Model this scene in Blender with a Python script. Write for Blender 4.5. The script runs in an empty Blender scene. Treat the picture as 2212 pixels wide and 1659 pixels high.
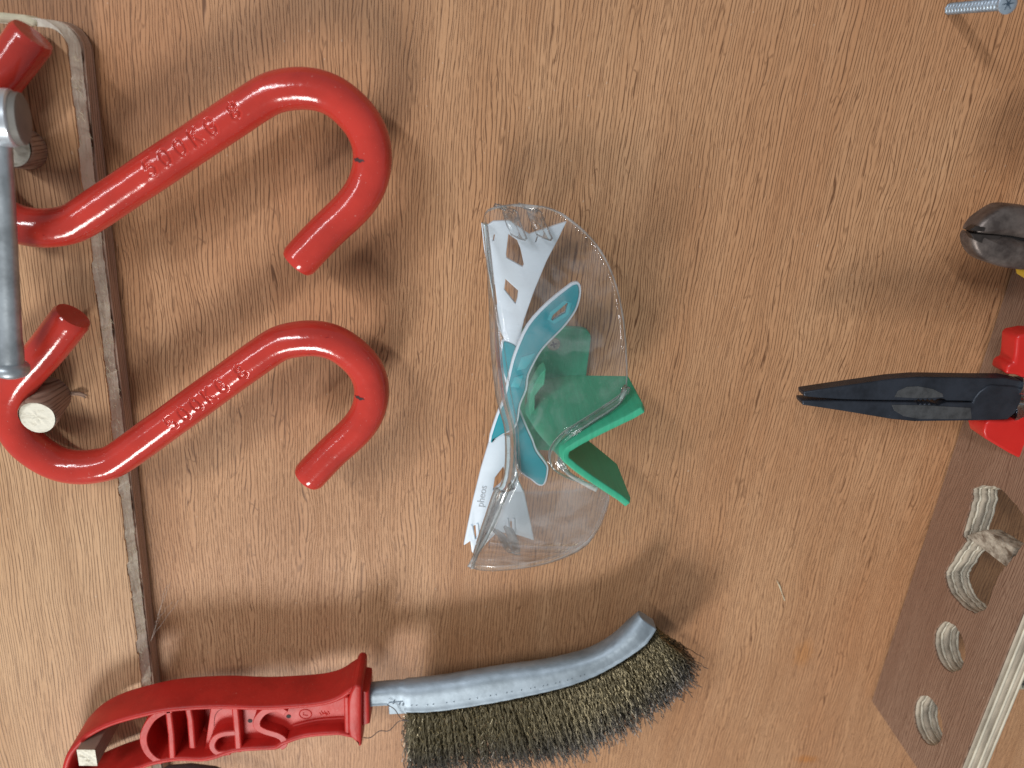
import bpy, bmesh, math, random
import numpy as np
from mathutils import Vector, Matrix, noise

random.seed(7)
SC = bpy.context.scene
COL = SC.collection
# ---------------------------------------------------------------- board frame
# The tool board is a vertical wall.  Board coordinates in millimetres:
#   u = straight down the wall, v = along the wall, w = out of the wall.
def B(u, v, w):
    return Vector((v, -w, -u)) * 0.001

# ---------------------------------------------------------------- camera
# the photographer holds the phone on its side, 0.36 m from the wall, looking a little sideways
F, CX, CY = 1650.0, 1106.0, 829.5          # focal length and centre in units of a 2212-wide picture
_n = np.array([-100, -655, F]); _n /= np.linalg.norm(_n)
_d = np.array([-378, 4213, F]); _d -= _n * (_d @ _n); _d /= np.linalg.norm(_d)
_u = np.cross(_d, _n)
MB_ = np.array([_u, -_d, -_n])
CAM = -360.0 * (MB_ @ np.array([0, 0, 1.0]))
def axis(c):
    b = MB_ @ np.array(c, float); return Vector((b[1], -b[2], -b[0]))
cd = bpy.data.cameras.new('camera'); cam = bpy.data.objects.new('camera', cd); COL.objects.link(cam)
X, Y, Z = axis((1, 0, 0)), axis((0, -1, 0)), axis((0, 0, -1))
m = Matrix((X, Y, Z)).transposed().to_4x4(); m.translation = B(*CAM)
cam.matrix_world = m
cd.sensor_width = 36; cd.lens = 36 * F / 2212
cd.clip_start = 0.01; cd.clip_end = 50
cd.dof.use_dof = True; cd.dof.focus_distance = 0.335; cd.dof.aperture_fstop = 8
SC.camera = cam

# ---------------------------------------------------------------- light: workshop ceiling tubes, dim room
W = bpy.data.worlds.new('World'); SC.world = W; W.use_nodes = True
W.node_tree.nodes['Background'].inputs[0].default_value = (0.92, 0.96, 1, 1)
W.node_tree.nodes['Background'].inputs[1].default_value = 0.28
def lamp(name, direction, dist, sx, sy, power, col, along):
    l = bpy.data.lights.new(name, 'AREA'); l.shape = 'RECTANGLE'; l.size = sx; l.size_y = sy
    l.energy = power; l.color = col
    o = bpy.data.objects.new(name, l); COL.objects.link(o)
    d = Vector((direction[1], -direction[2], -direction[0])).normalized()
    o.location = d * dist
    z = d; a = Vector((along[1], -along[2], -along[0]))
    x = (a - z * a.dot(z)).normalized(); y = z.cross(x)
    o.matrix_world = Matrix(((x.x, y.x, z.x, o.location.x), (x.y, y.y, z.y, o.location.y), (x.z, y.z, z.z, o.location.z), (0, 0, 0, 1)))
    o['kind'] = 'helper'
lamp('ceiling_tube_a', (-0.37, -1.06, 1.0), 1.3, 0.42, 0.24, 10.2, (1, 0.965, 0.92), (0.3, 0, 1))
lamp('ceiling_tube_b', (-0.55, 0.57, 1.0), 2.0, 0.75, 0.10, 12.5, (0.95, 0.97, 1.0), (-0.7, 0.5, -0.67))
lamp('ceiling_tube_c', (-0.95, 0.45, 1.0), 2.1, 1.0, 0.09, 8.5, (0.97, 0.96, 1.0), (0.83, 0.55, 0))
VS = SC.view_settings
VS.view_transform = 'Standard'; VS.look = 'None'; VS.exposure = -0.02; VS.gamma = 1; VS.use_curve_mapping = False
SC.cycles.max_bounces = 10; SC.cycles.transparent_max_bounces = 24
SC.cycles.use_denoising = True

# ---------------------------------------------------------------- picture helpers (ray from the lens to a known depth)
def ray(x, y):
    return MB_ @ np.array([x - CX, y - CY, F])
def at(x, y, w=0.0):
    d = ray(x, y); return CAM + d * ((w - CAM[2]) / d[2])
def at_u(x, y, u):
    d = ray(x, y); return CAM + d * ((u - CAM[0]) / d[0])
def on(x, y, fw):
    d = ray(x, y); lo = None; w = 78.0
    while w > -5:
        p = CAM + d * ((w - CAM[2]) / d[2])
        if fw(p[0], p[1]) >= w: break
        w -= 0.25
    return p
def uv(pts, w): return [tuple(at(x, y, w)[:2]) for x, y in pts]
def cropper(x0, y0, s): return lambda x, y: ((x0 + x / s) * .553, (y0 + y / s) * .553)
c4 = cropper(1700, 700, 2.0733); c5 = cropper(1700, 1400, 1.8433); c6 = cropper(200, 2400, 1.7015)
c7 = cropper(1400, 2300, 1.58); c8 = cropper(3000, 700, 1.382); r4 = cropper(1800, 1600, 2.5525); r5 = cropper(1800, 1250, 2.5525)
c2 = cropper(3300, 1800, 1.3829)
def smooth_path(pts, n=8, closed=False):
    """Catmull-Rom through points of any dimension"""
    P = [np.array(p, float) for p in pts]; N = len(P); out = []
    rng = range(N if closed else N - 1)
    for i in rng:
        if closed: a, b, c, d = P[i - 1], P[i], P[(i + 1) % N], P[(i + 2) % N]
        else: a, b, c, d = P[max(i - 1, 0)], P[i], P[i + 1], P[min(i + 2, N - 1)]
        for k in range(n):
            t = k / n
            out.append(0.5 * ((2 * b) + (-a + c) * t + (2 * a - 5 * b + 4 * c - d) * t * t + (-a + 3 * b - 3 * c + d) * t ** 3))
    if not closed: out.append(P[-1])
    return out

# ---------------------------------------------------------------- materials
def mat(name):
    m = bpy.data.materials.new(name); m.use_nodes = True
    nt = m.node_tree; bs = nt.nodes['Principled BSDF']
    return m, nt, bs
class N:
    """short node writer"""
    def __init__(s, nt): s.nt = nt
    def new(s, t, **k):
        n = s.nt.nodes.new(t)
        for a, v in k.items(): setattr(n, a, v)
        return n
    def link(s, a, b): s.nt.links.new(a, b)
    def val(s, sock, v):
        if isinstance(v, (int, float)): sock.default_value = v
        elif isinstance(v, (tuple, list)): sock.default_value = v
        else: s.link(v, sock)
    def math(s, op, a, b=0.0, c=None, clamp=False):
        n = s.new('ShaderNodeMath', operation=op, use_clamp=clamp)
        s.val(n.inputs[0], a); s.val(n.inputs[1], b)
        if c is not None: s.val(n.inputs[2], c)
        return n.outputs[0]
    def comb(s, x, y, z):
        n = s.new('ShaderNodeCombineXYZ'); s.val(n.inputs[0], x); s.val(n.inputs[1], y); s.val(n.inputs[2], z); return n.outputs[0]
    def noise(s, vec, scale=1.0, detail=2.0, rough=0.5, dist=0.0):
        n = s.new('ShaderNodeTexNoise'); s.val(n.inputs['Vector'], vec)
        n.inputs['Scale'].default_value = scale; n.inputs['Detail'].default_value = detail
        n.inputs['Roughness'].default_value = rough; n.inputs['Distortion'].default_value = dist
        return n.outputs['Fac']
    def ramp(s, f, a, b):
        n = s.new('ShaderNodeMapRange'); n.clamp = True; s.val(n.inputs[0], f)
        n.inputs[1].default_value = a; n.inputs[2].default_value = b; return n.outputs[0]
    def mix(s, f, a, b):
        n = s.new('ShaderNodeMix', data_type='RGBA'); s.val(n.inputs[0], f)
        s.val(n.inputs[6], a if not isinstance(a, tuple) else (*a, 1)); s.val(n.inputs[7], b if not isinstance(b, tuple) else (*b, 1)); return n.outputs[2]
    def coords(s, kind='Object'):
        t = s.new('ShaderNodeTexCoord'); x = s.new('ShaderNodeSeparateXYZ'); s.link(t.outputs[kind], x.inputs[0]); return t.outputs[kind], x.outputs
    def bump(s, h, strength, dist, bs):
        b = s.new('ShaderNodeBump'); b.inputs['Strength'].default_value = strength; b.inputs['Distance'].default_value = dist
        s.link(h, b.inputs['Height']); s.link(b.outputs[0], bs.inputs['Normal'])

def wood(name, light, mid, dark, pore=1.0, plen=1.0, grain='X', across='Z', fig=1.0, rough=0.5, seed=0.0, stains=()):
    """grain runs along one axis; pores are short dark dashes, with a wandering figure"""
    m, nt, bs = mat(name); n = N(nt)
    _, xyz = n.coords('Object'); ax = {'X': 0, 'Y': 1, 'Z': 2}
    g = n.math('ADD', xyz[ax[grain]], seed); a = n.math('ADD', xyz[ax[across]], seed * 0.37)
    rest = xyz[3 - ax[grain] - ax[across]]
    # wandering of the fibres
    w1 = n.noise(n.comb(n.math('MULTIPLY', g, 7.0), n.math('MULTIPLY', a, 13.0), rest), 1, 2)
    w2 = n.noise(n.comb(n.math('MULTIPLY', g, 60.0), n.math('MULTIPLY', a, 110.0), 3.0), 1, 2)
    a2 = n.math('ADD', a, n.math('ADD', n.math('MULTIPLY', w1, 0.012), n.math('MULTIPLY', w2, 0.0007)))
    depth = n.math('MULTIPLY', rest, 120.0)
    # pores: thin lines where stretched noise crosses its middle, which fork into the pointed figure of flat-sawn veneer
    p1 = n.noise(n.comb(n.math('MULTIPLY', g, 120.0 / plen), n.math('MULTIPLY', a2, 560.0), 11.0), 1, 1.5)
    dens = n.noise(n.comb(n.math('MULTIPLY', g, 15.0), n.math('MULTIPLY', a2, 75.0), 7.0), 1, 2)
    wob = n.noise(n.comb(n.math('MULTIPLY', g, 17.0 / plen), n.math('MULTIPLY', a2, 120.0), depth), 1, 1.0)
    wob = n.math('MULTIPLY', wob, n.math('ADD', .9, n.math('MULTIPLY', n.ramp(dens, .48, .66), 2.0 * fig)))
    dsh = n.math('MULTIPLY', n.math('SUBTRACT', dens, 0.5), 0.5)
    def lines(freq, shift, wd, lo, hi, sgn):
        ph = n.math('FRACT', n.math('ADD', n.math('MULTIPLY', a2, freq), n.math('ADD', wob, shift)))
        m_ = n.math('SUBTRACT', 1.0, n.ramp(n.math('ABSOLUTE', n.math('SUBTRACT', ph, 0.5)), wd * .3, wd))
        return n.math('MULTIPLY', m_, n.ramp(n.math('MULTIPLY', n.math('SUBTRACT', n.math('ADD', p1, dsh), .5), sgn), lo, hi))
    la = lines(610.0, 0.0, .17, -.09, .04, 1.0)
    lb = n.math('MULTIPLY', lines(850.0, .3, .24, -.06, .08, -1.0), .8)
    fl = n.math('MULTIPLY', lines(140.0, .6, .045, -.2, .1, 1.0), .55 * fig)
    pores = n.math('MULTIPLY', n.math('MAXIMUM', n.math('MAXIMUM', la, lb), fl), pore, clamp=True)
    # broad tone: streaks and clouds
    t1 = n.noise(n.comb(n.math('MULTIPLY', g, 5.0), n.math('MULTIPLY', a2, 60.0), 5.0), 1, 3, 0.6)
    t2 = n.noise(n.comb(n.math('MULTIPLY', g, 8.0), n.math('MULTIPLY', a, 10.0), 4.0), 1, 2)
    fine = n.noise(n.comb(n.math('MULTIPLY', g, 300.0), n.math('MULTIPLY', a2, 2600.0), depth), 1, 1)
    tone = n.math('ADD', n.math('ADD', n.math('MULTIPLY', t1, 0.55), n.math('MULTIPLY', t2, 0.45)), n.math('MULTIPLY', n.math('SUBTRACT', fine, 0.5), 0.35))
    base = n.mix(n.ramp(tone, 0.34, 0.64), light, mid)
    big = n.noise(n.comb(n.math('MULTIPLY', g, 3.5), n.math('MULTIPLY', a, 7.0), 14.0), 1, 3, .6)
    red = tuple(c * k for c, k in zip(mid, (.98, .86, .80)))
    base = n.mix(n.math('MULTIPLY', n.ramp(big, .45, .70), .65), base, red)
    spk = n.noise(n.comb(n.math('MULTIPLY', g, 420.0), n.math('MULTIPLY', a, 700.0), 21.0), 1, 1)
    base = n.mix(n.math('MULTIPLY', n.ramp(spk, .755, .79), .45), base, (.62, .50, .38))
    for (sg, sa, rg, ra, c, k) in stains:
        dg = n.math('DIVIDE', n.math('SUBTRACT', xyz[ax[grain]], sg), rg); da = n.math('DIVIDE', n.math('SUBTRACT', xyz[ax[across]], sa), ra)
        r = n.math('SQRT', n.math('ADD', n.math('MULTIPLY', dg, dg), n.math('MULTIPLY', da, da)))
        r = n.math('ADD', r, n.math('MULTIPLY', n.math('SUBTRACT', p1, 0.5), 1.2))
        base = n.mix(n.math('MULTIPLY', n.math('SUBTRACT', 1.0, n.ramp(r, 0.3, 1.0)), k), base, c)
    n.link(n.mix(pores, base, dark), bs.inputs['Base Color'])
    bs.inputs['Roughness'].default_value = rough
    bs.inputs['Specular IOR Level'].default_value = 0.32
    n.bump(n.math('SUBTRACT', n.math('MULTIPLY', fine, 0.4), pores), 0.35, 0.00018, bs)
    return m

def plain(name, col, rough=0.4, metal=0.0, spec=0.5, var=0.12, scale=120.0, bump=0.0, bscale=900.0, coat=0.0, col2=None, thresh=(0.4, 0.7), stretch=(1, 1, 1), speck=None, dust=None):
    m, nt, bs = mat(name); n = N(nt)
    vec, xyz = n.coords('Object')
    v = n.comb(n.math('MULTIPLY', xyz[0], stretch[0]), n.math('MULTIPLY', xyz[1], stretch[1]), n.math('MULTIPLY', xyz[2], stretch[2]))
    f = n.noise(v, scale, 4, 0.6)
    c2 = col2 if col2 else tuple(c * (1 - 2 * var) for c in col)
    cc = n.mix(n.ramp(f, *thresh), col, c2)
    if speck: cc = n.mix(n.math('MULTIPLY', n.ramp(n.noise(vec, 260, 3, .6, .6), .70, .75), .8), cc, speck)
    if dust: cc = n.mix(n.math('MULTIPLY', n.ramp(n.noise(vec, 1100, 2), .70, .76), .5), cc, dust)
    n.link(cc, bs.inputs['Base Color'])
    rr = n.math('ADD', rough, n.math('MULTIPLY', n.math('SUBTRACT', n.noise(v, scale * 2.3, 3), 0.5), 0.25 * rough + 0.02), clamp=True)
    n.link(rr, bs.inputs['Roughness'])
    bs.inputs['Metallic'].default_value = metal; bs.inputs['Specular IOR Level'].default_value = spec
    bs.inputs['Coat Weight'].default_value = coat; bs.inputs['Coat Roughness'].default_value = 0.06
    if bump: n.bump(n.noise(v, bscale, 3), bump, 0.0004, bs)
    return m

def P(px, py):                      # board point -> (grain X, across Z) metres on the panel
    p = at(px, py, 0); return (p[1] * .001, -p[0] * .001)
s1, s2 = P(1735, 1412), P(1742, 1640)
M = {}
M['panel'] = wood('panel_wood', (0.575, 0.334, 0.180), (0.435, 0.226, 0.110), (0.165, 0.076, 0.035), pore=1.0, rough=0.5,
                  stains=((s1[0], s1[1], .012, .007, (.50, .22, .07), .6), (s2[0], s2[1], .004, .009, (.48, .19, .05), .75)))
M['rail'] = wood('rail_wood', (0.58, 0.365, 0.205), (0.45, 0.262, 0.137), (0.17, 0.085, 0.04), plen=2.0, rough=0.5, seed=1.37, fig=.5)
M['rail_side'] = wood('rail_side_wood', (0.64, 0.49, 0.39), (0.48, 0.345, 0.265), (0.12, 0.07, 0.045), plen=3.0, across='Y', rough=0.7, seed=.6, fig=.3)
M['shelf'] = wood('shelf_wood', (0.37, 0.240, 0.165), (0.265, 0.158, 0.105), (0.15, 0.080, 0.05), across='Y', pore=1.0, rough=0.65, seed=3.1, fig=.9)
M['core'] = plain('exposed_ply_core', (0.86, 0.81, 0.69), 0.85, col2=(0.55, 0.49, 0.40), scale=180, thresh=(.45, .75), bump=.8, bscale=700, stretch=(.25, 1, 1), spec=.2)
M['core_light'] = plain('sanded_ply_edge', (0.74, 0.69, 0.50), 0.7, var=.08, scale=150, spec=.25, bump=.3)
M['peg_side'] = wood('peg_side_wood', (0.40, 0.29, 0.22), (0.27, 0.18, 0.13), (0.15, 0.09, 0.06), grain='Y', across='X', plen=2, rough=.7, seed=5, fig=.2)
M['peg_end'] = plain('peg_end_grain', (0.80, 0.77, 0.65), 0.85, col2=(0.50, 0.46, 0.36), scale=260, thresh=(.5, .72), bump=1.0, bscale=420, stretch=(1.6, 1, .7), spec=.2)
M['ply_a'] = plain('ply_layer_pale', (0.74, 0.68, 0.55), 0.8, var=.15, scale=200, bump=.4, stretch=(.3, 1, 1), spec=.2)
M['ply_b'] = plain('ply_layer_grey', (0.53, 0.46, 0.36), 0.85, var=.2, scale=200, bump=.5, stretch=(.3, 1, 1), spec=.2)
M['torn'] = plain('torn_hole_wall', (0.52, 0.47, 0.38), 0.9, col2=(0.16, 0.12, 0.085), scale=330, thresh=(.42, .68), bump=1.0, bscale=600, spec=.15, stretch=(1, .6, 1))
M['hook'] = plain('red_gloss_paint', (0.56, 0.044, 0.030), 0.15, var=.09, scale=60, bump=.30, bscale=330, spec=.6, speck=(.30, .012, .012), dust=(.62, .30, .26))
M['hook_scuff'] = plain('bare_scuffed_metal', (0.085, 0.05, 0.05), 0.5, metal=.3)
M['red_plastic'] = plain('red_plastic', (0.50, 0.022, 0.016), 0.46, spec=.35, var=.12, scale=70, bump=.25, bscale=600, speck=(.22, .012, .010), dust=(.58, .22, .18))
M['red_grip'] = plain('red_dipped_grip', (0.60, 0.022, 0.018), 0.32, var=.06, scale=60, bump=.05)
M['yellow'] = plain('yellow_grip', (0.55, 0.36, 0.03), 0.5)
M['steel'] = plain('dull_steel_rod', (0.50, 0.56, 0.60), 0.42, metal=.75, var=.22, scale=90, bump=.2, bscale=500)
M['chrome'] = plain('bright_steel', (0.66, 0.70, 0.73), 0.22, metal=1, var=.08, scale=60)
M['zinc'] = plain('galvanised_sheet', (0.36, 0.43, 0.49), 0.58, metal=.75, col2=(0.22, 0.265, 0.30), scale=110, thresh=(.38, .72), bump=.5, bscale=330, stretch=(.5, 1, .5))
M['bright_zinc'] = plain('bright_plated_steel', (0.60, 0.66, 0.71), 0.34, metal=.55, var=.06, scale=60)
M['dull_core'] = plain('dull_grey_core', (0.22, 0.21, 0.19), 0.6, metal=.2)
M['screw'] = plain('zinc_plated_screw', (0.52, 0.63, 0.74), 0.3, metal=.75, var=.15, scale=400)
M['old_screw'] = plain('dull_old_screw', (0.46, 0.44, 0.33), 0.5, metal=.4, var=.3, scale=500, bump=.4, bscale=1800)
M['black_steel'] = plain('black_oxide_steel', (0.038, 0.046, 0.062), 0.42, metal=.5, var=.25, scale=110, bump=.2, bscale=900)
M['ground_steel'] = plain('ground_facet_steel', (0.105, 0.11, 0.115), 0.5, metal=.55, var=.25, scale=220, bump=.2, bscale=1500)
M['joint_steel'] = plain('joint_steel', (0.075, 0.08, 0.09), 0.48, metal=.55, var=.25, scale=160, bump=.2, bscale=1200)
M['edge_steel'] = plain('dark_cutting_edge', (0.06, 0.05, 0.046), 0.4, metal=.6, var=.3, scale=200)
M['worn_steel'] = plain('worn_brown_steel', (0.185, 0.155, 0.14), 0.45, metal=.6, col2=(0.075, 0.06, 0.055), scale=130, thresh=(.4, .66), bump=.4, bscale=500)
M['dark'] = plain('dark_crevice', (0.012, 0.011, 0.011), 0.7)  # near-black colour standing in for shade in gaps and holes
M['grey_rubber'] = plain('dark_grey_rubber', (0.06, 0.055, 0.058), 0.6)
M['green'] = plain('green_printed_plastic', (0.045, 0.41, 0.235), 0.5, var=.06, scale=80, bump=.45, bscale=160, stretch=(.4, .4, 9), spec=.4)
M['white'] = plain('white_plastic', (0.72, 0.81, 0.90), 0.35, var=.03)
M['grey_print'] = plain('grey_moulded_letter', (0.50, 0.54, 0.58), 0.5, var=.05)
M['teal'] = plain('teal_rubber', (0.005, 0.29, 0.36), 0.45, var=.06, scale=60)
M['teal_light'] = plain('teal_pad', (0.022, 0.40, 0.47), 0.5, var=.05)
M['web'] = plain('cobweb_fibre', (0.6, 0.52, 0.45), 0.8)

def clear(name, tint, refl=1.0, haze=0.0, rough=0.03):
    """thin clear polycarbonate: see-through, Fresnel reflections, a little dust and smears"""
    m, nt, bs = mat(name); n = N(nt); nt.nodes.remove(bs)
    out = [x for x in nt.nodes if x.type == 'OUTPUT_MATERIAL'][0]
    vec, xyz = n.coords('Object')
    tr = n.new('ShaderNodeBsdfTransparent'); tr.inputs[0].default_value = (*tint, 1)
    gl = n.new('ShaderNodeBsdfGlossy'); gl.inputs['Roughness'].default_value = rough
    fr = n.new('ShaderNodeFresnel'); fr.inputs[0].default_value = 1.5
    mx = n.new('ShaderNodeMixShader'); n.link(n.math('MULTIPLY', fr.outputs[0], refl, clamp=True), mx.inputs[0]); n.link(tr.outputs[0], mx.inputs[1]); n.link(gl.outputs[0], mx.inputs[2])
    df = n.new('ShaderNodeBsdfDiffuse'); df.inputs[0].default_value = (0.8, 0.82, 0.84, 1)
    sm = n.ramp(n.noise(vec, 60, 3, .6, 0.8), 0.5, 0.68); sp = n.ramp(n.noise(vec, 900, 2), 0.66, 0.74)
    patch = n.ramp(n.noise(vec, 38, 2, .4, 1.5), 0.56, 0.60)
    hz = n.math('ADD', n.math('ADD', n.math('MULTIPLY', sm, .05), n.math('MULTIPLY', sp, .05)), n.math('ADD', n.math('MULTIPLY', patch, .045), 0.018))
    m2 = n.new('ShaderNodeMixShader'); n.link(n.math('MULTIPLY', hz, haze, clamp=True), m2.inputs[0]); n.link(mx.outputs[0], m2.inputs[1]); n.link(df.outputs[0], m2.inputs[2])
    n.link(m2.outputs[0], out.inputs[0])
    return m
M['lens'] = clear('clear_lens', (0.99, 0.992, 0.99), 0.55, 1.0)
M['lens_edge'] = clear('lens_cut_edge', (0.90, 0.96, 0.93), 0.7, 6.0, 0.3)  # strong white haze paints the bright line along the cut rim
M['lens_fold'] = clear('lens_fold', (0.97, 0.98, 0.975), 0.9, 1.2, 0.09)
def glass(name, tint):
    m, nt, bs = mat(name)
    bs.inputs['Base Color'].default_value = (*tint, 1); bs.inputs['Transmission Weight'].default_value = 1
    bs.inputs['Roughness'].default_value = 0.05; bs.inputs['IOR'].default_value = 1.5
    return m
M['clip'] = clear('clear_moulded_clip', (0.97, 0.98, 0.98), .8, 1.5, .12)

# ---------------------------------------------------------------- object helpers
def thing(name, label, cat, base, group=None):
    o = bpy.data.objects.new(name, None); COL.objects.link(o); o.empty_display_size = 0.01
    o.location = B(*base); o['label'] = label; o['category'] = cat; o['base'] = list(base)
    if group: o['group'] = group
    return o
ORG = {}
def origin(o):
    r = Vector((0, 0, 0))
    while o: r = r + o.location; o = o.parent
    return r
def put(name, me, material, parent=None, smooth=0.0, bevel=0.0, seg=2):
    """me: mesh whose vertices are world metres"""
    o = bpy.data.objects.new(name, me); COL.objects.link(o)
    if parent:
        off = origin(parent); me.transform(Matrix.Translation(-off)); o.parent = parent
    for mm in (material if isinstance(material, list) else [material]): me.materials.append(M[mm] if isinstance(mm, str) else mm)
    if smooth:
        me.polygons.foreach_set('use_smooth', [True] * len(me.polygons))
        if smooth < 180:
            me.set_sharp_from_angle(angle=math.radians(smooth))
    if bevel:
        b = o.modifiers.new('soft_edge', 'BEVEL'); b.width = bevel * .001; b.segments = seg; b.limit_method = 'ANGLE'; b.angle_limit = math.radians(40)
        b.harden_normals = False
    return o
def mesh(verts, faces):
    me = bpy.data.meshes.new('m'); me.from_pydata([B(*v) for v in verts], [], faces); me.update(); return me
def fixn(me):
    bm = bmesh.new(); bm.from_mesh(me); bmesh.ops.remove_doubles(bm, verts=bm.verts, dist=2e-6); bmesh.ops.recalc_face_normals(bm, faces=bm.faces); bm.to_mesh(me); bm.free(); return me
def inset(ring, d):
    R_ = [np.array(p, float) for p in ring]; n_ = len(R_); area = sum(R_[i][0] * R_[(i + 1) % n_][1] - R_[(i + 1) % n_][0] * R_[i][1] for i in range(n_)); s_ = 1 if area > 0 else -1; out = []
    for i in range(n_):
        t_ = R_[(i + 1) % n_] - R_[i - 1]; t_ /= np.linalg.norm(t_) + 1e-9; out.append(tuple(R_[i] + s_ * d * np.array([-t_[1], t_[0]])))
    return out
def clean(ring, tol=.02):
    out = []
    for p in ring:
        if not out or math.hypot(p[0] - out[-1][0], p[1] - out[-1][1]) > tol: out.append((float(p[0]), float(p[1])))
    if math.hypot(out[0][0] - out[-1][0], out[0][1] - out[-1][1]) < tol: out.pop()
    return out
def plate_mesh(outer, holes, w0, w1, bev=0.0):
    """flat plate between two heights over the wall, with holes and rounded edges; outlines are (u, v) lists"""
    rings = [clean(outer)] + [clean(h) for h in holes]; V, Fc = [], []; caps = []
    steps = [(bev * (1 - math.sin(k * math.pi / 6)), bev * (1 - math.cos(k * math.pi / 6))) for k in range(4)] if bev else [(0, 0)]
    for ri, ring in enumerate(rings):
        sg = 1 if ri == 0 else -1; n_ = len(ring); lv = []
        for dd, hh in [(st[0], w0 + st[1]) for st in steps] + [(st[0], w1 - st[1]) for st in steps[::-1]]:
            lv.append(([*inset(ring, sg * dd)] if dd else ring, hh))
        base = len(V)
        for rg, hh in lv: V += [(p[0], p[1], hh) for p in rg]
        for i in range(len(lv) - 1):
            for j in range(n_): Fc.append((base + i * n_ + j, base + i * n_ + (j + 1) % n_, base + (i + 1) * n_ + (j + 1) % n_, base + (i + 1) * n_ + j))
        caps.append(lv[0][0])
    cu = bpy.data.curves.new('c', 'CURVE'); cu.dimensions = '2D'; cu.fill_mode = 'BOTH'
    for ring in caps:
        sp_ = cu.splines.new('POLY'); sp_.points.add(len(ring) - 1); sp_.use_cyclic_u = True
        for q, p in zip(sp_.points, ring): q.co = (p[0], p[1], 0, 1)
    o = bpy.data.objects.new('c', cu); COL.objects.link(o)
    cm = bpy.data.meshes.new_from_object(o.evaluated_get(bpy.context.evaluated_depsgraph_get()))
    bpy.data.objects.remove(o); bpy.data.curves.remove(cu)
    for h in (w0, w1):
        base = len(V); V += [(v.co.x, v.co.y, h) for v in cm.vertices]; Fc += [tuple(base + i for i in p.vertices) for p in cm.polygons]
    bpy.data.meshes.remove(cm)
    return fixn(mesh(V, Fc))
def prism(poly, w0, w1):
    n = len(poly); V = [(p[0], p[1], w0) for p in poly] + [(p[0], p[1], w1) for p in poly]
    Fc = [list(range(n))[::-1], list(range(n, 2 * n))] + [(i, (i + 1) % n, n + (i + 1) % n, n + i) for i in range(n)]
    return fixn(mesh(V, Fc))
def wall_mesh(path, t, w0, w1, closed=False):
    """upright rib following a (u, v) path"""
    Pn = [np.array(p[:2], float) for p in path]; n = len(Pn); L, R = [], []
    for i in range(n):
        a = Pn[i - 1] if (closed or i > 0) else Pn[i]; b = Pn[(i + 1) % n] if (closed or i < n - 1) else Pn[i]
        d = b - a; d /= (np.linalg.norm(d) + 1e-9); q = np.array([-d[1], d[0]]) * t / 2
        L.append(Pn[i] + q); R.append(Pn[i] - q)
    V = []
    for i in range(n):
        V += [(*L[i], w0), (*L[i], w1), (*R[i], w1), (*R[i], w0)]
    Fc = []
    for i in range(n if closed else n - 1):
        j = (i + 1) % n
        for k in range(4): Fc.append((4 * i + k, 4 * i + (k + 1) % 4, 4 * j + (k + 1) % 4, 4 * j + k))
    if not closed: Fc += [(0, 1, 2, 3), (4 * n - 1, 4 * n - 2, 4 * n - 3, 4 * n - 4)]
    return fixn(mesh(V, Fc))
def tube(path, rad, sides=24, cap=True, bulge=None):
    """round bar along a 3-D board path; rad number or list"""
    Pn = [np.array(p, float) for p in path]; n = len(Pn); V, Fc = [], []
    T0 = Pn[1] - Pn[0]; ref = np.array([0, 0, 1.0]) if abs(T0[2]) < .9 * np.linalg.norm(T0) else np.array([1.0, 0, 0])
    for i in range(n):
        t = Pn[min(i + 1, n - 1)] - Pn[max(i - 1, 0)]; t /= np.linalg.norm(t)
        x = ref - t * (ref @ t); x /= np.linalg.norm(x); y = np.cross(t, x); ref = x
        r = rad[i] if hasattr(rad, '__len__') else rad
        for k in range(sides):
            a = 2 * math.pi * k / sides; V.append(tuple(Pn[i] + (x * math.cos(a) + y * math.sin(a)) * r))
    for i in range(n - 1):
        for k in range(sides):
            k2 = (k + 1) % sides; Fc.append((i * sides + k, i * sides + k2, (i + 1) * sides + k2, (i + 1) * sides + k))
    if cap:
        Fc.append(list(range(sides))[::-1]); Fc.append([(n - 1) * sides + k for k in range(sides)])
    return fixn(mesh(V, Fc))
def grid_mesh(rows):
    """rows: list of equal-length lists of board points"""
    nr, nc = len(rows), len(rows[0]); V = [tuple(p) for r in rows for p in r]
    Fc = [(i * nc + j, i * nc + j + 1, (i + 1) * nc + j + 1, (i + 1) * nc + j) for i in range(nr - 1) for j in range(nc - 1)]
    return fixn(mesh(V, Fc))
def solid(o, t, off=-1, rim=None):
    s = o.modifiers.new('thickness', 'SOLIDIFY'); s.thickness = t * .001; s.offset = off
    if rim is not None: s.material_offset_rim = rim
    return o
def joined(parts):
    bm = bmesh.new()
    for p in parts: bm.from_mesh(p); bpy.data.meshes.remove(p)
    me = bpy.data.meshes.new('m'); bm.to_mesh(me); bm.free(); return me

# ---------------------------------------------------------------- the setting: plywood tool board on the wall
me = mesh([(-420, -420, 0), (520, -420, 0), (520, 420, 0), (-420, 420, 0)], [(0, 1, 2, 3)])
panel = put('wall_panel', fixn(me), 'panel'); panel['kind'] = 'structure'
panel['label'] = 'reddish brown plywood tool board behind everything'
if panel.data.polygons[0].normal.y > 0: panel.data.flip_normals()

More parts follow.
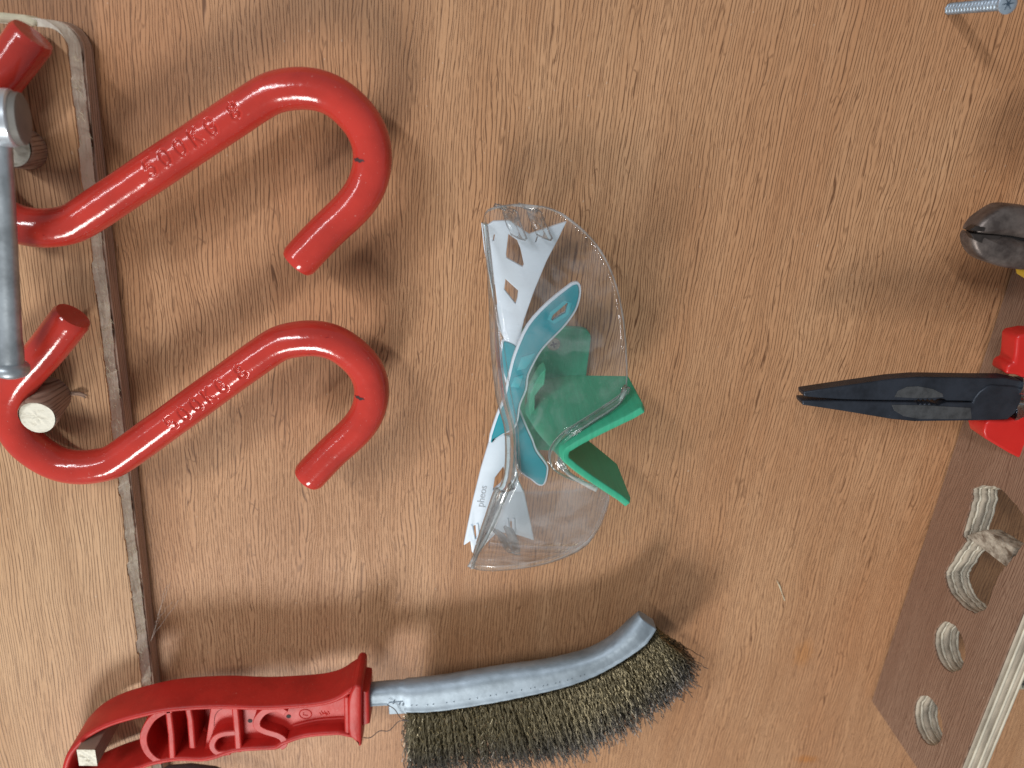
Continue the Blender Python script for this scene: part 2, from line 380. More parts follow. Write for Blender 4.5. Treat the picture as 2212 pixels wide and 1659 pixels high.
# ---------------------------------------------------------------- rail with pegs (left of the photograph)
rail = thing('peg_rail', 'plywood peg rail with chipped pale edge and rounded corner, carrying the hooks', 'rail', (-175, -20, 0))
UE = -175.0
def rail_outline(du, jag, seed, step=2.0, top=139.0, corner=9.5):
    rnd = random.Random(seed); pts = [(-330, top)]
    for k in range(7):
        a = math.pi / 2 * k / 6; pts.append((UE - du - corner + corner * math.sin(a), top - corner + corner * math.cos(a)))
    v = top - corner - step; j = 0; hold = 0
    while v > -300:
        if hold <= 0: j = rnd.uniform(0, 1) ** 3 * jag; hold = rnd.randint(1, 9)
        hold -= 1
        pts.append((UE - du - j - rnd.uniform(0, .18) * (jag > 0), v)); v -= step
    pts.append((-330, -300)); return pts
def strip(du0, w0, du1, w1, seed, j0, j1, step=1.1):
    """one layer of the broken edge, sloping from the face back to the board side"""
    A = rail_outline(du0, j0, seed, step)[1:-1]; C_ = rail_outline(du1, j1, seed + 9, step)[1:-1]; rnd = random.Random(seed); rows = []
    for (a0, b0), (a1, b1) in zip(A, C_):
        rows.append([(a0 - 2.5, b0 - .4, w0 - .3), (a0, b0, w0), ((a0 * .55 + a1 * .45) + rnd.uniform(-.35, .25), (b0 + b1) / 2, (w0 + w1) / 2 + rnd.uniform(-.25, .25)), (a1, b1, w1), (a1 - 2.5, b1 - .4, w1 - .2)])
    return grid_mesh(rows)
put('ply', prism(rail_outline(0, 0.0, 1), 0.3, 8.6), 'rail_side', rail, bevel=.4)
put('ply', strip(1.0, 10.2, .5, 8.0, 12, .5, .4), 'rail_side', rail, smooth=30)
put('ply', prism(rail_outline(3.2, 0.2, 7), 8.6, 15.0), 'core', rail)
put('ply', strip(2.7, 15.6, .3, 10.0, 3, .8, .5), 'core', rail, smooth=30)
put('face_veneer', prism(rail_outline(2.5, 0.9, 3, 1.1, top=136.2, corner=6.5), 15.0, 16.0), 'rail', rail, bevel=.12)
put('sanded_edge', wall_mesh([(-330, 138.4), (-250, 138.5), (-192, 138.0), (-187.6, 136.6)], 3.6, 6.0, 15.9), 'core_light', rail, smooth=40, bevel=1.4)

def peg(base, tip, r, sides=28, square=False):
    base = np.array(base, float); tip = np.array(tip, float)
    if not square:
        rnd = random.Random(3); pth = [base + (tip - base) * t for t in (0, .3, .6, .9, .96, 1)]
        o = put('peg', tube(pth, [r * 1.03, r, r, r, r * .985, r * .93], sides, cap=False), 'peg_side', rail, smooth=50)
    else:
        hu, hv = r; pts = [(-hu, -hv), (hu, -hv), (hu, hv), (-hu, hv)]
        V = [(base[0] + a, base[1] + b, base[2]) for a, b in pts] + [(tip[0] + a, tip[1] + b, tip[2]) for a, b in pts]
        me = fixn(mesh(V, [(0, 1, 5, 4), (1, 2, 6, 5), (2, 3, 7, 6), (3, 0, 4, 7)])); o = put('peg', me, 'peg_side', rail, bevel=.5)
    # rough sawn end
    rings = 7; V, Fc = [tuple(tip)], []
    rnd = random.Random(11)
    for i in range(1, rings + 1):
        for k in range(sides):
            a = 2 * math.pi * k / sides; rr = i / rings
            if square:
                s = max(abs(math.cos(a)) , abs(math.sin(a))); du, dv = math.cos(a) / s * r[0] * rr, math.sin(a) / s * r[1] * rr
            else: du, dv = math.cos(a) * r * .93 * rr, math.sin(a) * r * .93 * rr
            V.append((tip[0] + du, tip[1] + dv, tip[2] + (rnd.uniform(-.35, .15) + .25 * math.sin((du + dv) * 1.9)) * (i < rings)))
    for k in range(sides): Fc.append((0, 1 + k, 1 + (k + 1) % sides))
    for i in range(rings - 1):
        for k in range(sides):
            a = 1 + i * sides + k; b = 1 + i * sides + (k + 1) % sides; Fc.append((a, b, b + sides, a + sides))
    put('sawn_end', fixn(mesh(V, Fc)), 'peg_end', o, smooth=70)
    return o
peg(at(115, 848, 15), at(80, 901, 33), 7.7)
peg(at(60, 322, 15), at(22, 318, 33), 7.5)
b = at(188, 1637, 44); peg((b[0] + .8, b[1] + 1.5, 15), (b[0], b[1], 44), (4.3, 5.2), 32, True)
# splinter standing up from the rail beside the round peg
sp = at(165, 848, 16)
put('splinter', joined([tube([(sp[0] - 4 + k, sp[1] - 1 + .5 * k, 15.6), (sp[0] + 1.5 + k, sp[1] + .3 * k, 17.2 + k * .3), (sp[0] + 4.5 + k * .6, sp[1] - 1.5 + k, 17.8 - .3 * k)], [.9, .8, .3], 6) for k in range(2)]), 'peg_side', rail, smooth=60)

# ---------------------------------------------------------------- red S hooks
GL = {  # single-stroke stamped characters on a 1 x 1.7 cell
 '5': [[(.95, 1.7), (.1, 1.7), (.05, .95), (.5, 1.08), (.88, .9), (.98, .52), (.8, .12), (.4, 0), (0, .18)]],
 '0': [[(.5, 0), (.14, .2), (0, .7), (0, 1.0), (.14, 1.5), (.5, 1.7), (.86, 1.5), (1, 1.0), (1, .7), (.86, .2), (.5, 0)]],
 'K': [[(0, 0), (0, 1.7)], [(.95, 1.7), (.05, .72)], [(.32, 1.0), (1, 0)]],
 'G': [[(.95, 1.35), (.7, 1.65), (.4, 1.7), (.1, 1.4), (0, .85), (.1, .3), (.4, 0), (.75, .05), (.98, .35), (.98, .8), (.55, .8)]],
 '8': [[(.5, .92), (.14, 1.08), (.1, 1.45), (.5, 1.7), (.9, 1.45), (.86, 1.08), (.5, .92), (.08, .7), (.02, .3), (.5, 0), (.98, .3), (.92, .7), (.5, .92)]],
}
HOOK_PX = [(573.5, 760.4), (617.5, 738), (671, 729.5), (723, 738.5), (767, 769), (793, 800), (804.5, 842), (795, 891), (770, 928), (717, 977), (664, 1033)]
low = [np.array(p) for p in uv(HOOK_PX, 27)]
TIP2, STUB2 = np.array(at(664, 1033, 27)[:2]), np.array(at(165, 686, 27)[:2])
MID = (TIP2 + STUB2) / 2
half = [p - MID for p in low]
_up = [-p + np.array([-3.6, -2.4]) for p in half[::-1]]
_up[0] = _up[0] + (_up[0] - _up[1]) / np.linalg.norm(_up[0] - _up[1]) * 4.0
HOOKPATH = _up + half               # point-symmetric S, centred on the shank
def resample(path, step):
    P_ = [np.array(p) for p in path]; d = [0.0]
    for a, b_ in zip(P_, P_[1:]): d.append(d[-1] + np.linalg.norm(b_ - a))
    n = int(d[-1] / step); ss = np.linspace(0, d[-1], n + 1); A = np.array(P_)
    return np.stack([np.interp(ss, d, A[:, k]) for k in range(A.shape[1])], 1), ss
SCUFF = (-1.08, -.3)
def make_hook(label, centre, rot, text_at, roll, seed, lift=(0.0, 0.0)):
    t = thing('s_hook', label, 'hook', (centre[0], centre[1], 27), 'red S hooks hanging from the rail')
    nh = len(HOOKPATH) // 2; dense = smooth_path([p + np.array(lift) if i_ < nh else p for i_, p in enumerate(HOOKPATH)], 24); P_, ss = resample(dense, .33)
    # gentle smoothing so that the bends run evenly
    for _ in range(260): P_[1:-1] = P_[1:-1] * .5 + (P_[:-2] + P_[2:]) * .25
    c, s_ = math.cos(rot), math.sin(rot); P_ = P_ @ np.array([[c, s_], [-s_, c]])
    mid_s = ss[-1] / 2; R = 7.45; K = 176
    # strokes in (along, around) mm
    strokes = []
    x = text_at
    for ch in '500KG 8':
        if ch != ' ':
            for st in GL[ch]:
                q = np.array(st) * np.array([3.3, 3.6]) + np.array([x, -3.0]); strokes += list(zip(q[:-1], q[1:]))
        x += 7.0 if ch != ' ' else 3.6
    xs0, xs1 = text_at - 2, x
    V, Fc = [], []; N_ = len(P_); ang = np.arange(K) * 2 * math.pi / K
    arc = ((ang + math.pi) % (2 * math.pi) - math.pi + roll) * R       # 0 faces the room
    rings = []
    for i in range(N_):
        sm = ss[i] - mid_s; intext = xs0 < sm < xs1
        if not intext and i % 5 and i not in (0, N_ - 1): continue
        tg = P_[min(i + 1, N_ - 1)] - P_[max(i - 1, 0)]; tg /= np.linalg.norm(tg); nr = np.array([-tg[1], tg[0]])
        r = np.full(K, R) + .06 * np.sin(ang * 2 + sm * .05) + .05 * math.sin(sm * .21 + seed)
        e = min(i, N_ - 1 - i) * .33
        if e < 1.0: r = r - (1.0 - math.sqrt(max(0, 1 - (1 - e) ** 2))) * 0.7
        if intext:
            d = np.full(K, 9.0)
            for a, b_ in strokes:
                ab = b_ - a; L2 = ab @ ab
                px = sm - a[0]; py = arc - a[1]; tt = np.clip((px * ab[0] + py * ab[1]) / L2, 0, 1)
                d = np.minimum(d, np.hypot(px - tt * ab[0], py - tt * ab[1]))
            r = r - .52 * np.exp(-(d / .36) ** 2) + .05 * np.exp(-((d - .95) / .35) ** 2)
        q = P_[i]
        rings.append(np.stack([q[0] + nr[0] * np.sin(ang) * r + centre[0], q[1] + nr[1] * np.sin(ang) * r + centre[1], 27 + np.cos(ang) * r], 1))
    for rg in rings: V += [tuple(p) for p in rg]
    for i in range(len(rings) - 1):
        for k in range(K):
            k2 = (k + 1) % K; Fc.append((i * K + k, i * K + k2, (i + 1) * K + k2, (i + 1) * K + k))
    Fc.append(list(range(K))[::-1]); Fc.append([(len(rings) - 1) * K + k for k in range(K)])
    put('bar', fixn(mesh(V, Fc)), 'hook', t, smooth=50)
    # scuffed patch of bare metal inside the lower bend
    best = max(range(N_ // 2, N_ - 2), key=lambda j: P_[j][0]) + 2
    tg = P_[best + 1] - P_[best - 1]; tg /= np.linalg.norm(tg); nr = np.array([-tg[1], tg[0]])
    rows = []
    for a in np.linspace(*SCUFF, 9):
        k = math.sin((a - SCUFF[0]) / (SCUFF[1] - SCUFF[0]) * math.pi); row = []
        for e in (-1, -.5, 0, .5, 1):
            q = P_[best] + tg * e * (.62 * k + .10) + tg * .25 * math.sin(a * 19)
            row.append((q[0] + nr[0] * math.sin(a) * 7.55 + centre[0], q[1] + nr[1] * math.sin(a) * 7.55 + centre[1], 27 + math.cos(a) * 7.55))
        rows.append(row)
    put('scuff', grid_mesh(rows), 'hook_scuff', t, smooth=180)
    return t
make_hook('lower red S hook, hanging on the round wooden peg, stamped 500KG 8', MID, 0.0, -9.0, 0.0, 1)
TIP1 = np.array(at(641.5, 569, 27)[:2])
R1 = -0.035; _t = TIP2 - MID; _t = np.array([_t[0] * math.cos(R1) - _t[1] * math.sin(R1), _t[0] * math.sin(R1) + _t[1] * math.cos(R1)])
make_hook('upper red S hook, its curled end passing behind the steel bar, stamped 500KG 8', TIP1 - _t, R1, -5.0, -.12, 2, (-1.0, 3.2))

# ---------------------------------------------------------------- steel bar tool lying across pegs and hooks
t = thing('bar_wrench', 'blurred grey steel bar with a bright cylindrical head, crossing the red hooks', 'wrench', at(22, 600, 47))
a, b_ = at(2, 318, 46), at(24, 806, 46); d = b_ - a
pth = [a + d * k for k in (-.02, .2, .45, .7, .84, .86, .93, .945, .955, .965, .985, 1.0, 1.012)]
put('bar', tube(pth, [3.6, 3.8, 4.0, 4.2, 4.3, 4.6, 4.7, 4.7, 5.9, 6.4, 6.5, 5.9, 4.0], 28), 'steel', t, smooth=40)
h0, h1 = at(-110, 248, 49), at(33, 256, 45)
hx = h1 - h0
put('head', tube([h0, h0 + hx * .5, h0 + hx * .97, h1], [9.7, 9.7, 9.7, 9.1], 36), 'bright_zinc', t, smooth=40)
put('head_core', tube([h1 - hx * .02, h1 + hx * .12, h1 + hx * .15], [8.9, 8.7, 7.6], 32), 'dull_core', t, smooth=40)

# ---------------------------------------------------------------- shelf with tool holes (right of the photograph)
shelf = thing('tool_shelf', 'brown plywood tool shelf with round holes and a torn slot', 'shelf', (232, -40, 0))
US = 226.0
def shelf_plate(outer, holes, u0, u1):
    cu = bpy.data.curves.new('c', 'CURVE'); cu.dimensions = '2D'; cu.fill_mode = 'BOTH'
    for ring in [outer] + list(holes):
        sp_ = cu.splines.new('POLY'); sp_.points.add(len(ring) - 1); sp_.use_cyclic_u = True
        for q, p in zip(sp_.points, ring): q.co = (p[0], p[1], 0, 1)
    cu.extrude = (u1 - u0) / 2
    o = bpy.data.objects.new('c', cu); COL.objects.link(o)
    me = bpy.data.meshes.new_from_object(o.evaluated_get(bpy.context.evaluated_depsgraph_get()))
    bpy.data.objects.remove(o); bpy.data.curves.remove(cu)
    for v in me.vertices: v.co = B((u0 + u1) / 2 + v.co.z, v.co.x, v.co.y)
    return fixn(me)
def hole(px, seed, jag=.5, n=44, smooth=True):
    rnd = random.Random(seed)
    ring = [at_u(x, y, US)[1:] for x, y in px]
    ring = smooth_path(ring, 6, True) if smooth else [np.array(r) for r in ring]
    return [(p[0] + rnd.uniform(-jag, jag), p[1] + rnd.uniform(-jag, jag)) for p in ring]
def circle(v, w, r, seed, jag=.25, n=40):
    rnd = random.Random(seed); return [(v + (r + rnd.uniform(-jag, jag)) * math.cos(k * 2 * math.pi / n), w + (r + rnd.uniform(-jag, jag)) * math.sin(k * 2 * math.pi / n)) for k in range(n)]
c1_, c2_ = at_u(2004, 1556, US), at_u(2050, 1397, US)
H1 = circle(c1_[1], c1_[2] + 0, 12.0, 1); H2 = circle(c2_[1], c2_[2], 12.0, 2)
# torn double hole: two bores run together, a wedge of torn ply left between them
SLOT = hole([c2(690, 150), c2(770, 133), c2(850, 160), c2(960, 290), c2(990, 400), c2(930, 500), c2(880, 560), c2(850, 590), c2(800, 700), c2(775, 780), c2(715, 822), c2(640, 790), c2(570, 720), c2(540, 640), c2(545, 590), c2(610, 490), c2(650, 430), c2(632, 400), c2(660, 300), c2(685, 200)], 4, .35)
PH = circle(17.0, 38, 13.5, 8); CH = circle(86, 38, 13.5, 9)
outer = [(-184.6, 1.1), (-183.2, 73), (330, 73), (330, 1.1)]
cuts = [(226.0, 227.1, 'shelf', 0), (227.1, 230.0, 'ply_b', .35), (230.0, 231.3, 'ply_a', 0), (231.3, 234.6, 'ply_b', .4), (234.6, 235.9, 'ply_a', .1), (235.9, 238.2, 'ply_b', .3), (238.2, 239.4, 'ply_a', 0)]
for u0, u1, mm, ins in cuts:
    o_ = [(outer[0][0] + ins * .3, 1.1), (outer[1][0] + ins * .3, 73 - ins), (330, 73 - ins), (330, 1.1)]
    def grow(ring, seed, g=.25):
        rnd = random.Random(seed + int(u0 * 10)); c_ = np.mean(np.array(ring), 0); return [tuple(np.array(p) + (np.array(p) - c_) / np.linalg.norm(np.array(p) - c_) * rnd.uniform(-g, g)) for p in ring]
    hs = [grow(r, i, .12 if u0 == 226 else .4) for i, r in enumerate([H1, H2, SLOT, PH, CH])]
    put('ply' if u0 > 226 else 'top_veneer', shelf_plate(o_, hs, u0, u1), mm, shelf)
# torn wedge between the two bores
wd = [at_u(*c2(632, 405), US), at_u(*c2(735, 372), US), at_u(*c2(800, 410), US), at_u(*c2(895, 470), US), at_u(*c2(850, 580), US), at_u(*c2(735, 490), US), at_u(*c2(660, 430), US)]
V = [(227.5 + k * .25, p[1], p[2]) for k, p in enumerate(wd)] + [(236, p[1] + .6, p[2]) for p in wd]; n_ = len(wd)
put('torn_wedge', fixn(mesh(V, [list(range(n_)), list(range(n_, 2 * n_))] + [(i, (i + 1) % n_, n_ + (i + 1) % n_, n_ + i) for i in range(n_)])), 'torn', shelf, bevel=.5)

# ---------------------------------------------------------------- long-nose pliers standing nose-up in the shelf
PW = 38.0
t = thing('long_nose_pliers', 'long nose pliers with black serrated jaws and red handles in the shelf', 'pliers', (226, 17, PW))
def q8(pts, w): return uv([c8(*p) for p in pts], w)
up = [(178, 1135), (330, 1112), (500, 1088), (650, 1066), (780, 1056), (850, 1056), (1100, 1060), (1260, 1060), (1350, 1078), (1352, 1130), (1340, 1170), (1290, 1230), (1200, 1215), (1100, 1200), (1085, 1186), (985, 1184), (945, 1184), (935, 1176), (915, 1172), (895, 1176), (880, 1186), (868, 1174), (856, 1186), (844, 1174), (832, 1186), (820, 1174), (808, 1186), (796, 1174), (785, 1184), (600, 1182), (400, 1178), (250, 1168), (180, 1160)]
lo = [(170, 1182), (250, 1183), (400, 1184), (600, 1188), (785, 1190), (796, 1206), (808, 1193), (820, 1206), (832, 1193), (844, 1206), (856, 1193), (868, 1208), (885, 1200), (900, 1212), (920, 1200), (945, 1192), (985, 1192), (1085, 1194), (1092, 1170), (1120, 1135), (1160, 1106), (1180, 1098), (1300, 1105), (1352, 1120), (1345, 1180), (1310, 1250), (1270, 1284), (1200, 1288), (1000, 1291), (770, 1294), (650, 1282), (400, 1240), (250, 1217), (172, 1206)]
put('jaw', prism(q8(up, PW), PW - 3.6, PW + 2.8), 'black_steel', t, smooth=30, bevel=.8)
lj = put('jaw', prism(q8(lo, PW + .5), PW - 3.6, PW + 3.4), 'black_steel', t, smooth=30, bevel=.8)
# ground facets near the serrations, slightly proud
put('ground_facet', prism(q8([(672, 1168), (690, 1135), (740, 1112), (800, 1110), (880, 1125), (930, 1150), (935, 1168), (880, 1172), (790, 1174)], PW + 1.2), PW + 2.6, PW + 2.95), 'ground_steel', t, bevel=.1)
put('ground_facet', prism(q8([(655, 1208), (790, 1210), (880, 1214), (1080, 1225), (1085, 1284), (1000, 1286), (800, 1284), (720, 1270), (670, 1240)], PW + 1.6), PW + 3.2, PW + 3.55), 'ground_steel', t, bevel=.1)
jc = at(*c8(1205, 1188), PW + 4)
sh = [at(*c8(1330, 1105), PW - 1), at(*c8(1400, 1110), PW - 1), at(*c8(1500, 1085), PW - 1)]
put('shank', tube(sh, [5.5, 5.0, 4.5], 16), 'chrome', t, smooth=50)
sh = [at(*c8(1300, 1250), PW - 1), at(*c8(1370, 1250), PW - 1), at(*c8(1500, 1290), PW - 1)]
put('shank', tube(sh, [5.5, 5.0, 4.5], 16), 'chrome', t, smooth=50)
put('grip', prism(q8([(1272, 1046), (1280, 1005), (1300, 990), (1318, 985), (1325, 930), (1330, 850), (1350, 834), (1420, 820), (1600, 830), (1700, 900), (1640, 1040), (1480, 1085), (1380, 1072), (1330, 1052)], PW + 1), PW - 8, PW + 2.5), 'red_grip', t, smooth=60, bevel=2.2, seg=4)
put('grip', prism(q8([(1182, 1292), (1270, 1296), (1330, 1290), (1360, 1250), (1420, 1215), (1600, 1280), (1700, 1420), (1640, 1560), (1500, 1560), (1382, 1516), (1290, 1470), (1160, 1392), (1150, 1352), (1160, 1310)], PW + 2), PW - 8, PW + 4), 'red_grip', t, smooth=60, bevel=2.6, seg=4)

# ---------------------------------------------------------------- side cutters
t = thing('side_cutters', 'worn dark side cutters with blunt closed jaws beside the shelf', 'pliers', (226, 88, PW))
def dome(outline, w0, w1, inset=.55, crown=1.6):
    """jaw: flat side walls, top swelling towards the middle"""
    ring = smooth_path([np.array(p) for p in outline], 5, True); c_ = np.mean(np.array(ring), 0); rows = []
    for f, w in ((1, w0), (1, w1 - 3.0), (.985, w1 - 1.6), (.94, w1 - .6), (.86, w1), (inset, w1 + crown * .6), (.25, w1 + crown), (.02, w1 + crown)):
        rows.append([(*(c_ + (p - c_) * f), w) for p in ring])
    n_ = len(ring); V = [tuple(p) for r in rows for p in r]
    Fc = [(i * n_ + j, i * n_ + (j + 1) % n_, (i + 1) * n_ + (j + 1) % n_, (i + 1) * n_ + j) for i in range(len(rows) - 1) for j in range(n_)]
    Fc += [list(range(n_)), [(len(rows) - 1) * n_ + j for j in range(n_)]]
    return fixn(mesh(V, Fc))
upj = [(1068, 268), (1085, 232), (1120, 195), (1200, 142), (1250, 129), (1330, 134), (1420, 150), (1500, 200), (1500, 300), (1400, 315), (1350, 308), (1300, 300), (1255, 292), (1160, 284), (1090, 277)]
loj = [(1064, 280), (1090, 284), (1160, 291), (1255, 298), (1300, 312), (1350, 322), (1400, 330), (1500, 330), (1500, 440), (1420, 455), (1352, 474), (1290, 471), (1200, 455), (1112, 420), (1066, 368), (1051, 310)]
put('jaw', dome(q8(upj, PW - 3), PW - 5, PW + 4), 'worn_steel', t, smooth=50)
put('jaw', dome(q8(loj, PW - 3), PW - 5, PW + 3.6), 'worn_steel', t, smooth=50)
# sharpened cutting bevels either side of the closed edge
put('cutting_edge', prism(q8([(1072, 272), (1110, 248), (1200, 262), (1250, 282), (1250, 289), (1160, 281)], PW + 2.5), PW + .5, PW + 4.2), 'edge_steel', t, bevel=.4)
put('cutting_edge', prism(q8([(1078, 288), (1160, 296), (1250, 302), (1240, 325), (1150, 350), (1098, 318)], PW + 2.5), PW + .5, PW + 3.9), 'edge_steel', t, bevel=.4)
put('joint', prism(q8([(1110, 277), (1300, 285), (1500, 290), (1500, 335), (1300, 322), (1110, 290)], PW), PW - 5, PW + 2.2), 'dark', t)  # dark filler behind the jaw gap, its shade put into the colour
put('grip', prism(q8([(1395, 490), (1430, 466), (1550, 470), (1600, 560), (1450, 560), (1402, 530)], PW), PW - 8, PW + 1), 'yellow', t, smooth=60, bevel=2, seg=3)

# ---------------------------------------------------------------- screws
def screw(label, base, tip, r, head, star, mats=('screw', 'dark'), thread=True):
    base, tip = np.array(base, float), np.array(tip, float); ax_ = tip - base; L = np.linalg.norm(ax_); ax_ /= L
    t = thing('screw', label, 'screw', base)
    x = np.cross(ax_, [0, 1, .1]); x /= np.linalg.norm(x); y = np.cross(ax_, x)
    if thread:
        V, Fc = [], []; K = 18; pitch = 2.1; step = pitch / 8; n_ = int((L - 2.5) / step)
        for i in range(n_):
            for k in range(K):
                a = 2 * math.pi * k / K; ph = (i * step / pitch + k / K) % 1.0
                rr = r * (.62 + .38 * max(0, 1 - abs(ph - .5) * 2.6)); V.append(tuple(base + ax_ * (i * step) + (x * math.cos(a) + y * math.sin(a)) * rr))
        for i in range(n_ - 1):
            for k in range(K): Fc.append((i * K + k, i * K + (k + 1) % K, (i + 1) * K + (k + 1) % K, (i + 1) * K + k))
        put('thread', fixn(mesh(V, Fc)), mats[0], t, smooth=60)
    hp = [(L - 3.2, r * .8), (L - 2.4, r * .8), (L - .7, head), (L - .25, head * 1.0), (L, head * .86)]
    hd = put('head', tube([base + ax_ * a for a, _ in hp], [b__ for _, b__ in hp], 28), mats[0], t, smooth=35)
    # solid dark plug, the shade of the driver socket put into its colour
    pts = []; K = 4 if star == 'cross' else 6
    for k in range(K * 4):
        a = 2 * math.pi * k / (K * 4); f = .62 if (k % 4) in (0, 3) else .2
        a += .12 if k % 4 == 3 else (-.12 if k % 4 == 1 else 0)
        pts.append((head * f * math.cos(a + .3), head * f * math.sin(a + .3)))
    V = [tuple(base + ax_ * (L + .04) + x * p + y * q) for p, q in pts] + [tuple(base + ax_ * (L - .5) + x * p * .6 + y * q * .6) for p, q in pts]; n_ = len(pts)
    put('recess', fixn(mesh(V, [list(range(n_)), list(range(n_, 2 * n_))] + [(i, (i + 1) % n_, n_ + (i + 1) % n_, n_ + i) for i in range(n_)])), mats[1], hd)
    return t
M['recess_steel'] = plain('shaded_recess', (0.10, 0.15, 0.21), 0.4, metal=.8)  # darker screw colour with the socket shade put into it
screw('bright zinc screw standing out of the board near its top corner', (*at(2050, 19, 0)[:2], 0), at(2178, 8, 38), 2.35, 3.5, 'star', ('screw', 'recess_steel'))
bs_ = at(2208, 1475, 2); screw('dull screw head beside the front edge of the shelf', (bs_[0] + 1, bs_[1], -4), (bs_[0], bs_[1], 3.0), 2, 4.2, 'cross', ('old_screw', 'dark'), False)

# ---------------------------------------------------------------- green printed glasses holder
GV = -0.9                                                   # its mirror line
holder = thing('glasses_holder', 'green plastic nose-shaped holder screwed to the board, wearing the glasses', 'holder', (24, GV, 0))
def rrect(u0, u1, v0, v1, r, n=6):
    out = []
    for cu_, cv_, a0 in ((u1 - r, v1 - r, 0), (u0 + r, v1 - r, 90), (u0 + r, v0 + r, 180), (u1 - r, v0 + r, 270)):
        for k in range(n + 1):
            a = math.radians(a0 + 90 * k / n); out.append((cu_ + r * math.cos(a), cv_ + r * math.sin(a)))
    return out
put('back_plate', prism(rrect(2, 34, -32, 30.5, 5), .3, 4.0), 'green', holder, bevel=.5)
def nose_row(t, ns=30):
    """V-shaped shell: two flat flanks from a curved ridge, cut back towards the board"""
    pts = []
    for k in range(-ns, ns + 1):
        s = k / ns; q = abs(s); sg = 1 if s >= 0 else -1
        wb = float(np.interp(q, [0, .2, .55, 1], [3, 5, 15, 37])); w = wb + (70 - wb) * t
        uA = float(np.interp(w, [3, 15, 27, 45, 58, 70], [9.0, 6.5, 5.5, 9.0, 13.2, 17.2])); uE = 45.8 - max(0, w - 66) * .3 * max(0, (q - .85) / .15)
        fq = (math.sqrt(q * q + .036) - .1897) / (math.sqrt(1.036) - .1897)
        pts.append((uA + (uE - uA) * fq, GV + sg * 20.9 * (q if q > .15 else q * (1.6 - .6 * q / .15)), w))
    return pts
rows = [nose_row(t_) for t_ in np.linspace(0, 1, 26)]
nose = put('nose_shell', grid_mesh(rows), 'green', holder, smooth=60); solid(nose, 2.7, 0)
bv = nose.modifiers.new('soft', 'BEVEL'); bv.width = .0004; bv.segments = 2; bv.limit_method = 'ANGLE'; bv.angle_limit = math.radians(50)
ear = [r5(850, 490), r5(800, 530), r5(745, 620), r5(695, 720), r5(675, 860), r5(700, 1010), r5(750, 1110), r5(800, 1122), r5(806, 1060), r5(770, 980), r5(738, 880), r5(742, 760), r5(790, 690), r5(835, 645)]
put('ridge_rib', prism(uv(ear, 36), 26, 36), 'green', holder, smooth=40, bevel=.4)
sc_ = at(1196, 744, 5.0)
hs = put('screw_head', tube([(sc_[0], sc_[1], 2.5), (sc_[0], sc_[1], 4.4), (sc_[0], sc_[1], 4.9), (sc_[0], sc_[1], 5.05)], [3.0, 3.0, 2.9, 2.6], 28), 'old_screw', holder, smooth=35)
cr = []
for k in range(16):
    a = 2 * math.pi * k / 16 + .35; f = 1.75 if k % 4 == 0 else (1.25 if k % 4 in (1, 3) else .55); cr.append((sc_[0] + f * math.cos(a), sc_[1] + f * math.sin(a)))
put('recess', prism(cr, 4.6, 5.1), 'dark', hs)  # dark cross flush with the head, socket shade as colour

# ---------------------------------------------------------------- safety glasses
gl = thing('safety_glasses', 'clear safety glasses with white and teal folded arms on the green holder', 'glasses', (10, GV, 22))
def lw(u, v):
    s = abs(v - GV) / 88.0
    return 64.5 - 40.0 * s ** 2.1 - 0.0022 * (u - 14) ** 2
def flat(pts): return [on(x, y, lw) for x, y in pts]
RIGHT = [(1150, 441), (1180, 446), (1207, 456), (1229, 470), (1262, 497), (1290, 528), (1315, 570), (1335, 625), (1348, 690), (1354, 760), (1355, 825), (1346, 848), (1299, 882), (1255, 910), (1215, 937), (1192, 964), (1185, 988), (1191, 1010), (1210, 1026), (1236, 1038), (1266, 1046), (1300, 1058), (1317, 1076), (1303, 1123), (1292, 1146), (1258, 1186), (1190, 1216), (1125, 1229), (1071, 1234)]
LEFT = [(1100, 441), (1070, 446), (1050, 456), (1047, 483), (1060, 600), (1078, 698), (1088.6, 754), (1099, 821), (1112, 897), (1119, 927), (1121, 960), (1123, 1000), (1121, 1028), (1108, 1047), (1088.6, 1086), (1071, 1134), (1034, 1199), (1018, 1224), (1030, 1231)]
Rp = [np.array(p) for p in flat(RIGHT)]; Lp = [np.array(p) for p in flat(LEFT)]
top = on(1125, 440, lw); bot = on(1050, 1233.5, lw)
Rp = [top] + Rp + [bot]; Lp = [top] + Lp + [bot]
Rs = np.array(smooth_path(Rp, 5)); Ls = np.array(smooth_path(Lp, 5))
def mono(A):
    o = np.argsort(A[:, 1]); return A[o, 1], A[o, 0]
rv, ru = mono(Rs); lv, lu = mono(Ls)
v0, v1 = max(rv[0], lv[0]), min(rv[-1], lv[-1])
st = v0 + (v1 - v0) * (0.5 - 0.5 * np.cos(np.linspace(0.02, math.pi - .02, 130)))
st = np.unique(np.concatenate([st, np.linspace(v0 + 1, v1 - 1, 90)]))
def lens_row(v, n_=18):
    a, b__ = np.interp(v, lv, lu), np.interp(v, rv, ru)
    if b__ < a + .2: b__ = a + .2
    return [(a + (b__ - a) * k / n_, v, lw(a + (b__ - a) * k / n_, v)) for k in range(n_ + 1)]
lens = put('lens', grid_mesh([lens_row(v) for v in st]), ['lens', 'lens_edge'], gl, smooth=60)
solid(lens, 2.0, -1, rim=1)
